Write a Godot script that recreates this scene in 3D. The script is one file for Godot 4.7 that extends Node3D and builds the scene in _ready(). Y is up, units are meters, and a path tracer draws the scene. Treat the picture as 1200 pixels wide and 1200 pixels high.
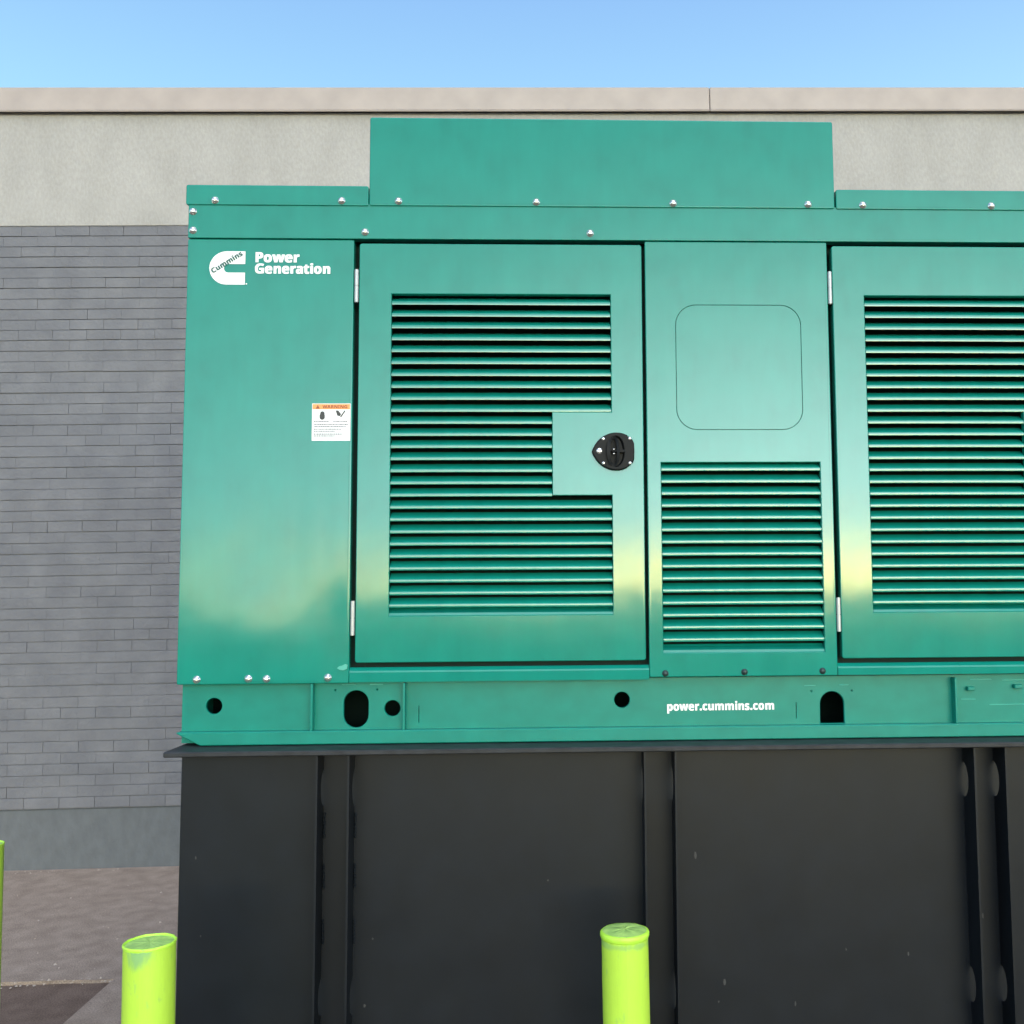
extends Node3D
# Green standby generator on a black base tank behind lime bollards, in front of a painted brick wall.

const EYE := 1.61            # eye height above the ground
const GZ := 2.95             # distance from the eye to the generator's front skin
const WALL_Z := -6.4
var M := {}
var rng := RandomNumberGenerator.new()
var warp := FastNoiseLite.new()
var taken := {}
var gen_basis := Basis(Vector3(0.99993462, -0.01142771, -0.00039274), Vector3(0.01142787, 0.99993462, 0.00040005), Vector3(0.00038814, -0.00040451, 0.99999984))

# ------------------------------------------------------------------ nodes
func numbered(called: String) -> String:
	if not taken.has(called):
		taken[called] = 0
		return called
	taken[called] += 1
	return "%s_%03d" % [called, taken[called]]

func tag(o: Node, label: String, category: String, group := "", kind := "") -> Node:
	if label: o.set_meta("label", label)
	if category: o.set_meta("category", category)
	if group: o.set_meta("group", group)
	if kind: o.set_meta("kind", kind)
	return o

func thing(called: String, label: String, category: String, at: Vector3, b := Basis(), group := "") -> Node3D:
	var o := Node3D.new()
	o.name = numbered(called)
	add_child(o)
	o.transform = Transform3D(b, at)
	tag(o, label, category, group)
	return o

func part(called: String, mesh: Mesh, mat: Material, parent: Node, at := Vector3.ZERO) -> MeshInstance3D:
	var o := MeshInstance3D.new()
	o.name = called if parent != self else numbered(called)
	o.mesh = mesh
	o.material_override = mat
	o.position = at
	parent.add_child(o, true)
	return o

# ------------------------------------------------------------------ meshes
func mb() -> SurfaceTool:
	var st := SurfaceTool.new()
	st.begin(Mesh.PRIMITIVE_TRIANGLES)
	st.set_smooth_group(-1)
	return st

func flat_done(st: SurfaceTool) -> ArrayMesh:
	st.generate_normals()
	return st.commit()

func tri(st: SurfaceTool, a: Vector3, b: Vector3, c: Vector3, outward: Vector3) -> void:
	if (b - a).cross(c - a).dot(outward) > 0.0:      # front faces run clockwise
		var t := b
		b = c
		c = t
	for p in [a, b, c]:
		st.set_uv(Vector2(p.x, -p.y))
		st.add_vertex(p)

func quad(st: SurfaceTool, a: Vector3, b: Vector3, c: Vector3, d: Vector3, outward: Vector3) -> void:
	tri(st, a, b, c, outward)
	tri(st, a, c, d, outward)

# a box from lo to hi with chamfered edges
func box(st: SurfaceTool, lo: Vector3, hi: Vector3, ch := 0.0) -> void:
	var c := (lo + hi) / 2.0
	var h := (hi - lo) / 2.0
	var m := minf(ch, minf(h.x, minf(h.y, h.z)) * 0.9)
	var P := func(s: Vector3, axis: int) -> Vector3:
		var q := h - Vector3.ONE * m
		q[axis] = h[axis]
		return c + q * s
	for axis in 3:
		var u := (axis + 1) % 3
		var w := (axis + 2) % 3
		for s in [-1.0, 1.0]:
			var pts: Array = []
			for k in [[-1, -1], [1, -1], [1, 1], [-1, 1]]:
				var g := Vector3.ZERO
				g[axis] = s
				g[u] = k[0]
				g[w] = k[1]
				pts.append(P.call(g, axis))
			var n := Vector3.ZERO
			n[axis] = s
			quad(st, pts[0], pts[1], pts[2], pts[3], n)
	if m <= 0.0: return
	for axis in 3:
		var u := (axis + 1) % 3
		var w := (axis + 2) % 3
		for su in [-1.0, 1.0]:
			for sw in [-1.0, 1.0]:
				var g0 := Vector3.ZERO
				g0[axis] = -1
				g0[u] = su
				g0[w] = sw
				var g1 := g0
				g1[axis] = 1
				var n := Vector3.ZERO
				n[u] = su
				n[w] = sw
				quad(st, P.call(g0, u), P.call(g1, u), P.call(g1, w), P.call(g0, w), n)
	for sx in [-1.0, 1.0]:
		for sy in [-1.0, 1.0]:
			for sz in [-1.0, 1.0]:
				var g := Vector3(sx, sy, sz)
				tri(st, P.call(g, 0), P.call(g, 1), P.call(g, 2), g)

func boxmesh(lo: Vector3, hi: Vector3, ch := 0.002) -> ArrayMesh:
	var st := mb()
	box(st, lo, hi, ch)
	return flat_done(st)

# a lathe about y: profile points (radius, height), smooth
func lathe(profile: Array, seg := 32, wob := 0.0, seed_ := 1) -> ArrayMesh:
	var st := SurfaceTool.new()
	st.begin(Mesh.PRIMITIVE_TRIANGLES)
	var nz := FastNoiseLite.new()
	nz.seed = seed_
	nz.frequency = 1.0
	var n := profile.size()
	var len_ := [0.0]
	for k in range(1, n):
		len_.append(len_[k - 1] + (profile[k] as Vector2).distance_to(profile[k - 1]))
	for i in seg + 1:
		var a := TAU * i / seg
		for k in n:
			var p: Vector2 = profile[k]
			var d := Vector3(sin(a), 0, cos(a))
			var w := nz.get_noise_3d(d.x * 3.0, p.y * 14.0, d.z * 3.0) * wob
			var pos := d * maxf(p.x + (w if p.x > 0.0 else 0.0), 0.0)
			pos.y = p.y + w * 0.6
			var t: Vector2 = (profile[mini(k + 1, n - 1)] - profile[maxi(k - 1, 0)])
			var nn := Vector2(t.y, -t.x).normalized() * -1.0
			nn = Vector2(-t.y, t.x).normalized()
			if nn.x < 0.0 or (absf(nn.x) < 0.02 and nn.y < 0.0): pass
			st.set_normal((d * nn.x + Vector3.UP * nn.y).normalized())
			st.set_uv(Vector2(float(i) / seg, p.y))
			st.add_vertex(pos)
	for i in seg:
		for k in n - 1:
			var a0 := i * n + k
			var b0 := (i + 1) * n + k
			for q in [a0, a0 + 1, b0, b0, a0 + 1, b0 + 1]: st.add_index(q)
	st.generate_normals()
	return st.commit()

# an extruded outline (x, y) from z0 to z1, convex or not, with a chamfer on the front
func prism(st: SurfaceTool, outline: PackedVector2Array, z0: float, z1: float, ch := 0.0, at := Vector3.ZERO) -> void:
	var inner := outline
	if ch > 0.0:
		var shr := Geometry2D.offset_polygon(outline, -ch)
		if shr.size() == 1 and shr[0].size() == outline.size(): inner = shr[0]
		else: ch = 0.0
	var idx := Geometry2D.triangulate_polygon(inner)
	for k in range(0, idx.size(), 3):
		var p: Array = []
		for j in 3: p.append(at + Vector3(inner[idx[k + j]].x, inner[idx[k + j]].y, z1))
		tri(st, p[0], p[1], p[2], Vector3.BACK)
	var n := outline.size()
	var cw := Geometry2D.is_polygon_clockwise(outline)
	# match inner to outline by the nearest start
	var off := 0
	if ch > 0.0:
		var best := 1e9
		for k in n:
			if inner[k].distance_to(outline[0]) < best:
				best = inner[k].distance_to(outline[0])
				off = k
	for k in n:
		var a := outline[k]
		var b := outline[(k + 1) % n]
		var e := b - a
		var o := Vector2(e.y, -e.x) * (-1.0 if cw else 1.0)
		var oo := Vector3(o.x, o.y, 0).normalized()
		var zf := z1 - ch
		quad(st, at + Vector3(a.x, a.y, z0), at + Vector3(b.x, b.y, z0), at + Vector3(b.x, b.y, zf), at + Vector3(a.x, a.y, zf), oo)
		if ch > 0.0:
			var ia := inner[(k + off) % n]
			var ib := inner[(k + 1 + off) % n]
			quad(st, at + Vector3(a.x, a.y, zf), at + Vector3(b.x, b.y, zf), at + Vector3(ib.x, ib.y, z1), at + Vector3(ia.x, ia.y, z1), oo + Vector3.BACK)

func circle_pts(c: Vector2, r: float, n := 24) -> PackedVector2Array:
	var p := PackedVector2Array()
	for k in n: p.append(c + Vector2(cos(TAU * k / n), sin(TAU * k / n)) * r)
	return p

# an upright slot with round ends; flat_bottom leaves the lower end square
func slot_pts(c: Vector2, hw: float, hh: float, flat_bottom := false, n := 12) -> PackedVector2Array:
	var p := PackedVector2Array()
	for k in n + 1:
		var a := PI * k / n
		p.append(c + Vector2(cos(a) * hw, hh - hw + sin(a) * hw))
	if flat_bottom:
		p.append(c + Vector2(-hw, -hh))
		p.append(c + Vector2(hw, -hh))
	else:
		for k in n + 1:
			var a := PI + PI * k / n
			p.append(c + Vector2(cos(a) * hw, -hh + hw + sin(a) * hw))
	return p

func round_rect(lo: Vector2, hi: Vector2, r: float, n := 6) -> PackedVector2Array:
	var p := PackedVector2Array()
	var cs := [[Vector2(hi.x - r, hi.y - r), 0.0], [Vector2(lo.x + r, hi.y - r), PI / 2], [Vector2(lo.x + r, lo.y + r), PI], [Vector2(hi.x - r, lo.y + r), 1.5 * PI]]
	for c in cs:
		for k in n + 1:
			var a: float = c[1] + PI / 2 * k / n
			p.append(c[0] + Vector2(cos(a), sin(a)) * r)
	return p

# ---- sheet metal: all in front-skin coordinates (u right, v up from eye level, z out)
func buckle(u: float, v: float) -> float:
	var d := warp.get_noise_2d(u * 100.0, v * 70.0) * 0.00055 + warp.get_noise_2d(u * 420.0 + 300.0, v * 380.0) * 0.00009
	if u < -0.565:       # the end panel has a soft oil-can dent near its foot
		var us := [-1.07, -1.05, -0.96, -0.84, -0.74, -0.665, -0.59, -0.56]
		var ts := [0.0, 0.0013, 0.0105, 0.0214, 0.016, 0.0013, -0.0155, -0.018]
		var t := 0.0
		for k in us.size() - 1:
			if u >= us[k] and u <= us[k + 1]:
				var f: float = (u - us[k]) / (us[k + 1] - us[k])
				t = lerpf(ts[k], ts[k + 1], f * f * (3 - 2 * f))
		d -= t * 0.85 * 0.12 * tanh((v + 0.01 * sin(u * 23.0)) / 0.12) * exp(-pow(v / 0.30, 2.0))
	return d

func sv(st: SurfaceTool, u: float, v: float, z: float) -> void:
	var e := 0.004
	var du := (buckle(u + e, v) - buckle(u - e, v)) / (2 * e)
	var dv := (buckle(u, v + e) - buckle(u, v - e)) / (2 * e)
	st.set_normal(Vector3(-du, -dv, 1).normalized())
	st.set_uv(Vector2(u, -v))
	st.add_vertex(Vector3(u, v, z + buckle(u, v)))

# a buckled sheet over a rectangle
func sheet(st: SurfaceTool, x0: float, x1: float, y0: float, y1: float, z := 0.0, cell := 0.018) -> void:
	var nx := maxi(1, ceili((x1 - x0) / cell))
	var ny := maxi(1, ceili((y1 - y0) / cell))
	for i in nx:
		for j in ny:
			var ua := lerpf(x0, x1, float(i) / nx)
			var ub := lerpf(x0, x1, float(i + 1) / nx)
			var va := lerpf(y0, y1, float(j) / ny)
			var vb := lerpf(y0, y1, float(j + 1) / ny)
			for q in [[ua, va], [ua, vb], [ub, vb], [ua, va], [ub, vb], [ub, va]]:
				sv(st, q[0], q[1], z)

# the rounded, folded rim of a pan whose front rectangle (inset by m) is filled by sheet()
func rim(st: SurfaceTool, x0: float, x1: float, y0: float, y1: float, rc: float, rb: float, depth: float, z := 0.0, m := 0.008) -> void:
	var N := 5
	var rings: Array = []
	for k in N + 1:
		var a := PI / 2 * k / N
		rings.append([rb * (1 - sin(a)), -rb * (1 - cos(a)), a])
	rings.append([0.0, -depth, PI / 2])
	var prev: Array = []
	for ring in rings:
		var ins: float = ring[0]
		var cur := round_rect(Vector2(x0 + ins, y0 + ins), Vector2(x1 - ins, y1 - ins), maxf(rc - ins, 0.0005), 5)
		var row: Array = []
		var n := cur.size()
		for k in n:
			var corner := k / 6
			var ang: float = corner * PI / 2 + PI / 2 * (k % 6) / 5.0
			var o := Vector3(cos(ang), sin(ang), 0)
			row.append([Vector3(cur[k].x, cur[k].y, z + ring[1] + buckle(cur[k].x, cur[k].y)), (o * sin(ring[2]) + Vector3.BACK * cos(ring[2])).normalized(), ])
		if prev.is_empty():
			for k in n:
				var k2 := (k + 1) % n
				var qa := Vector2(clampf(cur[k].x, x0 + m, x1 - m), clampf(cur[k].y, y0 + m, y1 - m))
				var qb := Vector2(clampf(cur[k2].x, x0 + m, x1 - m), clampf(cur[k2].y, y0 + m, y1 - m))
				for q in [cur[k], qb, cur[k2], cur[k], qa, qb]: sv(st, q.x, q.y, z)
		else:
			for k in n:
				var k2 := (k + 1) % n
				for q in [prev[k], prev[k2], row[k2], prev[k], row[k2], row[k]]:
					st.set_normal(q[1])
					st.set_uv(Vector2(q[0].x, -q[0].y))
					st.add_vertex(q[0])
		prev = row

# a flat rectangle with one hole in it, the hole's edge broken by a chamfer and a return
func holed(st: SurfaceTool, x0: float, x1: float, y0: float, y1: float, hole: PackedVector2Array, c: Vector2, z: float, ch := 0.0015, depth := 0.012, warped := false) -> void:
	var ang: Array = []
	for p in hole: ang.append([(p - c).angle(), p])
	for q in [Vector2(x0, y0), Vector2(x1, y0), Vector2(x1, y1), Vector2(x0, y1)]:
		var d: Vector2 = q - c
		for k in hole.size():
			var hit = Geometry2D.segment_intersects_segment(c, c + d * 1.2, hole[k], hole[(k + 1) % hole.size()])
			if hit != null:
				ang.append([d.angle(), hit])
				break
	ang.sort_custom(func(a, b): return a[0] < b[0])
	var n := ang.size()
	var outer: Array = []
	for a in ang:
		var d := Vector2(cos(a[0]), sin(a[0]))
		var t := 1e9
		if absf(d.x) > 1e-9: t = minf(t, ((x1 if d.x > 0 else x0) - c.x) / d.x)
		if absf(d.y) > 1e-9: t = minf(t, ((y1 if d.y > 0 else y0) - c.y) / d.y)
		outer.append(c + d * t)
	for k in n:
		var k2 := (k + 1) % n
		var a: Vector2 = ang[k][1]
		var b: Vector2 = ang[k2][1]
		if warped:
			for q in [a, b, outer[k2], a, outer[k2], outer[k]]: sv(st, q.x, q.y, z)
		else:
			var flat := [a, b, outer[k2], a, outer[k2], outer[k]]
			for q in flat:
				st.set_normal(Vector3.BACK)
				st.set_uv(Vector2(q.x, -q.y))
				st.add_vertex(Vector3(q.x, q.y, z))
		var mid: Vector2 = ((a + b) / 2 - c).normalized()
		var ia := a - (a - c).normalized() * ch
		var ib := b - (b - c).normalized() * ch
		var za := z + (buckle(a.x, a.y) if warped else 0.0)
		var zb := z + (buckle(b.x, b.y) if warped else 0.0)
		var inn := Vector3(-mid.x, -mid.y, 0)
		fq(st, Vector3(a.x, a.y, za), Vector3(b.x, b.y, zb), Vector3(ib.x, ib.y, zb - ch), Vector3(ia.x, ia.y, za - ch), (inn + Vector3.BACK).normalized())
		fq(st, Vector3(ia.x, ia.y, za - ch), Vector3(ib.x, ib.y, zb - ch), Vector3(ib.x, ib.y, zb - depth), Vector3(ia.x, ia.y, za - depth), inn)

func fq(st: SurfaceTool, a: Vector3, b: Vector3, c: Vector3, d: Vector3, n: Vector3) -> void:
	var pts := [a, b, c, a, c, d]
	if (b - a).cross(c - a).dot(n) > 0.0: pts = [a, c, b, a, d, c]
	for p in pts:
		st.set_normal(n)
		st.set_uv(Vector2(p.x, -p.y))
		st.add_vertex(p)

# chamfer and return round an axis-aligned opening given anticlockwise
func opening_edge(st: SurfaceTool, pts: Array, ch := 0.002, depth := 0.02) -> void:
	var n := pts.size()
	var ins: Array = []
	for k in n:
		var p: Vector2 = pts[k]
		var e0: Vector2 = (p - pts[(k + n - 1) % n]).normalized()
		var e1: Vector2 = (pts[(k + 1) % n] - p).normalized()
		ins.append(p + (Vector2(-e0.y, e0.x) + Vector2(-e1.y, e1.x)) * ch)
	for k in n:
		var a: Vector2 = pts[k]
		var b: Vector2 = pts[(k + 1) % n]
		var ia: Vector2 = ins[k]
		var ib: Vector2 = ins[(k + 1) % n]
		var e := (b - a).normalized()
		var inn := Vector3(-e.y, e.x, 0)
		var ma := a.lerp(ia, 0.30)
		var mb_ := b.lerp(ib, 0.30)
		fq(st, Vector3(a.x, a.y, 0), Vector3(b.x, b.y, 0), Vector3(mb_.x, mb_.y, -ch * 0.12), Vector3(ma.x, ma.y, -ch * 0.12), (inn * 0.4 + Vector3.BACK).normalized())
		fq(st, Vector3(ma.x, ma.y, -ch * 0.12), Vector3(mb_.x, mb_.y, -ch * 0.12), Vector3(ib.x, ib.y, -ch), Vector3(ia.x, ia.y, -ch), (inn * 1.2 + Vector3.BACK).normalized())
		fq(st, Vector3(ia.x, ia.y, -ch), Vector3(ib.x, ib.y, -ch), Vector3(ib.x, ib.y, -depth), Vector3(ia.x, ia.y, -depth), inn)

# one louvre slat of width w, its lip's lower edge at the origin, sloping up and in behind the lip
func slat_mesh(w: float, lip := true) -> ArrayMesh:
	# profile points (z, y); the lip is a gentle nose whose normals turn from a little down to well up
	var prof: Array = []
	var nor: Array = []
	if lip:
		var z := -0.0004
		var y := 0.0006
		for k in 9:
			var tilt := deg_to_rad(lerpf(-7.0, 5.0, k / 8.0))
			prof.append(Vector2(z, y))
			nor.append(Vector3(0, sin(tilt), cos(tilt)))
			var mid := deg_to_rad(lerpf(-7.0, 5.0, (k + 0.5) / 8.0))
			y += 0.00098
			z -= 0.00098 * tan(mid)
		prof.append(Vector2(z - 0.0009, y + 0.0006))
		nor.append(Vector3(0, 0.7, 0.71))
		prof.append(Vector2(-0.0315, 0.0282))
		nor.append(Vector3(0, 0.86, 0.50))
	else:
		prof = [Vector2(0.0, 0.0), Vector2(-0.0012, 0.0022), Vector2(-0.031, 0.0258)]
		nor = [Vector3(0, 0.4, 0.92), Vector3(0, 0.72, 0.69), Vector3(0, 0.72, 0.69)]
	var st := SurfaceTool.new()
	st.begin(Mesh.PRIMITIVE_TRIANGLES)
	var n := prof.size()
	var steps := maxi(1, ceili(w / 0.12))
	var q := func(u: float, p: Vector2) -> Vector3:
		return Vector3(u, p.y + sin(u * 9.0) * 0.00025, p.x)
	for s in steps:
		var ua := w * s / steps
		var ub := w * (s + 1) / steps
		for k in n - 1:
			for c in [[ua, k], [ua, k + 1], [ub, k + 1], [ua, k], [ub, k + 1], [ub, k]]:
				st.set_normal(nor[c[1]])
				st.set_uv(Vector2(c[0], 0))
				st.add_vertex(q.call(c[0], prof[c[1]]))
		# the sheet's underside and edges, 1.5 mm behind
		var under := [prof[n - 1], prof[n - 1] + Vector2(-0.0006, -0.0014), prof[0] + Vector2(-0.0050, 0.0100), prof[0] + Vector2(-0.0018, 0.0006), prof[0]]
		for k in 4:
			var e: Vector2 = under[k + 1] - under[k]
			fq(st, q.call(ua, under[k]), q.call(ub, under[k]), q.call(ub, under[k + 1]), q.call(ua, under[k + 1]), Vector3(0, -e.x, e.y).normalized() * (-1.0 if k != 0 else 1.0))
	return st.commit()

# flat lettering fitted into a box; heavy thickens the strokes by a share of the text's height
func text_part(called: String, text: String, mat: Material, parent: Node, lo: Vector2, hi: Vector2, z: float, heavy := 0.0, turn := 0.0) -> MeshInstance3D:
	var f := SystemFont.new()
	f.font_names = PackedStringArray(["Droid Sans"])
	f.font_weight = 700
	var t := TextMesh.new()
	t.text = text
	t.font = f
	t.font_size = 64
	t.pixel_size = 0.01
	t.depth = 0.02
	t.curve_step = 0.5
	var st := SurfaceTool.new()
	var e := heavy * 0.02
	var spots := [Vector3.ZERO]
	if heavy > 0.0: spots = [Vector3(-e, -e * 0.6, 0), Vector3(e, -e * 0.6, 0.001), Vector3(-e, e * 0.6, 0.002), Vector3(e, e * 0.6, 0.003), Vector3(0, 0, 0.004)]
	for d in spots: st.append_from(t, 0, Transform3D(Basis(), d))
	var mesh := st.commit()
	var bb := mesh.get_aabb()
	var o := part(called, mesh, mat, parent)
	var sx := (hi.x - lo.x) / bb.size.x
	var sy := (hi.y - lo.y) / bb.size.y
	var b := Basis(Vector3.BACK, turn) * Basis.from_scale(Vector3(sx, sy, 0.02))
	var c := bb.get_center()
	var target := Vector3((lo.x + hi.x) / 2, (lo.y + hi.y) / 2, z)
	o.transform = Transform3D(b, target - b * c)
	return o

# ------------------------------------------------------------------ materials
func noise_tex(freq: float, c0: Color, c1: Color, seed_: int, size := 512, oct := 5, kind := FastNoiseLite.TYPE_SIMPLEX_SMOOTH, mid := 0.5) -> NoiseTexture2D:
	var n := FastNoiseLite.new()
	n.noise_type = kind
	n.seed = seed_
	n.frequency = freq
	n.fractal_octaves = oct
	var t := NoiseTexture2D.new()
	t.width = size
	t.height = size
	t.seamless = true
	t.noise = n
	var g := Gradient.new()
	g.set_color(0, c0)
	g.set_color(1, c1)
	g.add_point(mid, c0.lerp(c1, 0.5))
	t.color_ramp = g
	return t

func bump_tex(freq: float, seed_: int, strength: float, size := 512) -> NoiseTexture2D:
	var n := FastNoiseLite.new()
	n.seed = seed_
	n.frequency = freq
	n.fractal_octaves = 5
	var t := NoiseTexture2D.new()
	t.width = size
	t.height = size
	t.seamless = true
	t.noise = n
	t.as_normal_map = true
	t.bump_strength = strength
	return t

func mat(c: Color, rough: float, metal := 0.0, spec := 0.5) -> StandardMaterial3D:
	var m := StandardMaterial3D.new()
	m.albedo_color = c
	m.roughness = rough
	m.metallic = metal
	m.metallic_specular = spec
	return m

func lin(r: float, g: float, b: float) -> Color:
	return Color(r, g, b).linear_to_srgb()

func make_materials() -> void:
	# green enamel: two grades of the same paint (skin and rougher channel steel)
	var dust := noise_tex(0.006, Color(0.90, 0.92, 0.92), Color(1, 1, 1), 3, 1024, 6, FastNoiseLite.TYPE_SIMPLEX_SMOOTH, 0.35)
	var streak := noise_tex(0.022, Color(0.965, 0.97, 0.97), Color(1, 1, 1), 8, 1024, 6)
	streak.height = 200
	var gloss := noise_tex(0.01, Color(0.75, 0.75, 0.75), Color(1, 1, 1), 5, 512, 5)
	var green := lin(0.005, 0.236, 0.174)
	var p := mat(green, 0.135, 0.0, 0.30)
	p.albedo_texture = dust
	p.detail_enabled = true
	p.detail_albedo = streak
	p.detail_blend_mode = BaseMaterial3D.BLEND_MODE_MUL
	p.roughness_texture = gloss
	p.uv1_triplanar = true
	p.uv1_scale = Vector3(1.1, 0.9, 1.1)
	p.clearcoat_enabled = true
	p.clearcoat = 0.62
	p.clearcoat_roughness = 0.085
	M.paint = p
	var pd := p.duplicate() as StandardMaterial3D
	pd.roughness = 0.16
	pd.clearcoat_roughness = 0.11
	M.paint_dull = pd
	var sl := p.duplicate() as StandardMaterial3D
	sl.metallic_specular = 0.42
	sl.clearcoat = 0.8
	sl.roughness = 0.2
	sl.clearcoat_roughness = 0.14
	M.slat = sl
	var s := mat(lin(0.003, 0.222, 0.165), 0.42, 0.0, 0.25)
	s.albedo_texture = noise_tex(0.012, Color(0.86, 0.90, 0.90), Color(1, 1, 1), 13, 512, 6)
	s.uv1_triplanar = true
	s.uv1_scale = Vector3(1.6, 1.6, 1.6)
	s.normal_enabled = true
	s.normal_texture = bump_tex(0.02, 31, 1.2)
	s.normal_scale = 0.25
	s.clearcoat_enabled = true
	s.clearcoat = 0.3
	s.clearcoat_roughness = 0.3
	M.skid = s
	M.scuff_and_glint = mat(lin(0.05, 0.37, 0.29), 0.3)  # scuffed corner; also the light caught by skid beads, painted paler
	M.inside_shade = mat(lin(0.004, 0.012, 0.010), 0.8, 0.0, 0.2)  # the shade of interiors and recesses put into one near-black colour
	M.gap_shade = mat(lin(0.004, 0.022, 0.019), 0.6, 0.0, 0.3)  # dark green-black: shade of the door gaps put into the frame's colour
	M.white = mat(lin(0.82, 0.83, 0.82), 0.45)
	M.zinc = mat(lin(0.72, 0.72, 0.70), 0.22, 0.85)
	M.hinge = mat(lin(0.42, 0.43, 0.42), 0.42, 0.6)
	M.dark_bolt = mat(lin(0.03, 0.05, 0.05), 0.4, 0.4)
	M.plastic = mat(lin(0.009, 0.010, 0.0105), 0.55, 0.0, 0.3)
	M.orange = mat(lin(0.85, 0.33, 0.10), 0.5)
	M.black_ink = mat(lin(0.03, 0.03, 0.03), 0.5)
	M.grey_ink = mat(lin(0.12, 0.125, 0.13), 0.5)
	M.brown_ink = mat(lin(0.25, 0.06, 0.02), 0.5)
	M.logo_green = mat(lin(0.008, 0.085, 0.068), 0.5)
	# tank
	var t := mat(lin(0.0062, 0.0092, 0.0138), 0.46, 0.0, 0.36)
	t.albedo_texture = noise_tex(0.008, Color(0.88, 0.88, 0.87), Color(1, 1, 1), 21, 1024, 6)
	t.roughness_texture = noise_tex(0.008, Color(0.82, 0.82, 0.82), Color(1, 1, 1), 22, 512, 5)
	t.detail_enabled = true
	t.detail_albedo = streak
	t.detail_blend_mode = BaseMaterial3D.BLEND_MODE_MUL
	t.normal_enabled = true
	t.normal_texture = bump_tex(0.01, 23, 1.0, 512)
	t.normal_scale = 0.10
	t.uv1_triplanar = true
	t.uv1_scale = Vector3(0.9, 0.9, 0.9)
	M.tank = t
	M.tank_edge = mat(lin(0.034, 0.037, 0.041), 0.55, 0.0, 0.4)
	M.tank_edge.albedo_texture = noise_tex(0.03, Color(0.6, 0.6, 0.6), Color(1, 1, 1), 24, 512, 6)
	M.tank_edge.uv1_triplanar = true
	M.tank_chip = mat(lin(0.04, 0.041, 0.041), 0.7)
	# wall
	var br: Array = []
	for k in 5:
		var b := mat(lin(0.178, 0.177, 0.186) * [1.0, 0.985, 1.012, 0.99, 1.005][k], 0.72, 0.0, 0.4)
		b.albedo_texture = br[0].albedo_texture if k else noise_tex(0.007, Color(0.88, 0.885, 0.90), Color(1, 1, 1), 41, 1024, 8)
		b.normal_enabled = true
		b.normal_texture = br[0].normal_texture if k else bump_tex(0.05, 42, 3.0, 1024)
		b.normal_scale = 0.5
		b.uv1_triplanar = true
		b.uv1_world_triplanar = true
		b.uv1_scale = Vector3(0.55, 0.55, 0.55)
		br.append(b)
	M.brick = br
	var st := mat(lin(0.43, 0.41, 0.38), 0.85, 0.0, 0.3)
	st.albedo_texture = noise_tex(0.004, Color(0.93, 0.93, 0.925), Color(1, 1, 1), 51, 1024, 6, FastNoiseLite.TYPE_SIMPLEX_SMOOTH, 0.4)
	st.detail_enabled = true
	st.detail_albedo = noise_tex(0.06, Color(0.92, 0.92, 0.92), Color(1, 1, 1), 53, 1024, 5)
	st.detail_blend_mode = BaseMaterial3D.BLEND_MODE_MUL
	st.normal_enabled = true
	st.normal_texture = bump_tex(0.09, 52, 4.0, 1024)
	st.normal_scale = 0.12
	st.uv1_triplanar = true
	st.uv1_world_triplanar = true
	st.uv1_scale = Vector3(0.7, 0.35, 0.7)
	M.stucco = st
	var cp := mat(lin(0.415, 0.352, 0.312), 0.5, 0.0, 0.45)
	cp.albedo_texture = noise_tex(0.006, Color(0.92, 0.92, 0.92), Color(1, 1, 1), 61, 512, 5)
	cp.uv1_triplanar = true
	cp.uv1_world_triplanar = true
	M.coping = cp
	var fd := mat(lin(0.138, 0.146, 0.152), 0.8, 0.0, 0.35)
	fd.albedo_texture = noise_tex(0.010, Color(0.91, 0.91, 0.91), Color(1, 1, 1), 71, 1024, 8)
	fd.normal_enabled = true
	fd.normal_texture = bump_tex(0.03, 72, 3.0)
	fd.normal_scale = 0.4
	fd.uv1_triplanar = true
	fd.uv1_world_triplanar = true
	fd.uv1_scale = Vector3(1.2, 0.6, 1.2)
	M.foundation = fd
	# ground
	var ap := mat(lin(0.57, 0.445, 0.345), 0.9, 0.0, 0.3)
	ap.albedo_texture = noise_tex(0.012, Color(0.84, 0.83, 0.82), Color(1, 1, 1), 81, 1024, 9)
	ap.detail_enabled = true
	ap.detail_albedo = noise_tex(0.20, Color(0.68, 0.68, 0.68), Color(1, 1, 1), 83, 1024, 3)
	ap.detail_blend_mode = BaseMaterial3D.BLEND_MODE_MUL
	ap.normal_enabled = true
	ap.normal_texture = bump_tex(0.12, 82, 4.0, 1024)
	ap.normal_scale = 0.2
	ap.uv1_triplanar = true
	ap.uv1_world_triplanar = true
	ap.uv1_scale = Vector3(0.6, 0.6, 0.6)
	M.apron = ap
	var asph := ap.duplicate() as StandardMaterial3D
	asph.albedo_color = lin(0.29, 0.205, 0.155)
	M.asphalt = asph
	M.chip = mat(lin(0.40, 0.33, 0.27), 0.9)
	# bollards: lime enamel with the paint worn to an older green near the top
	M.lime = []
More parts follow.
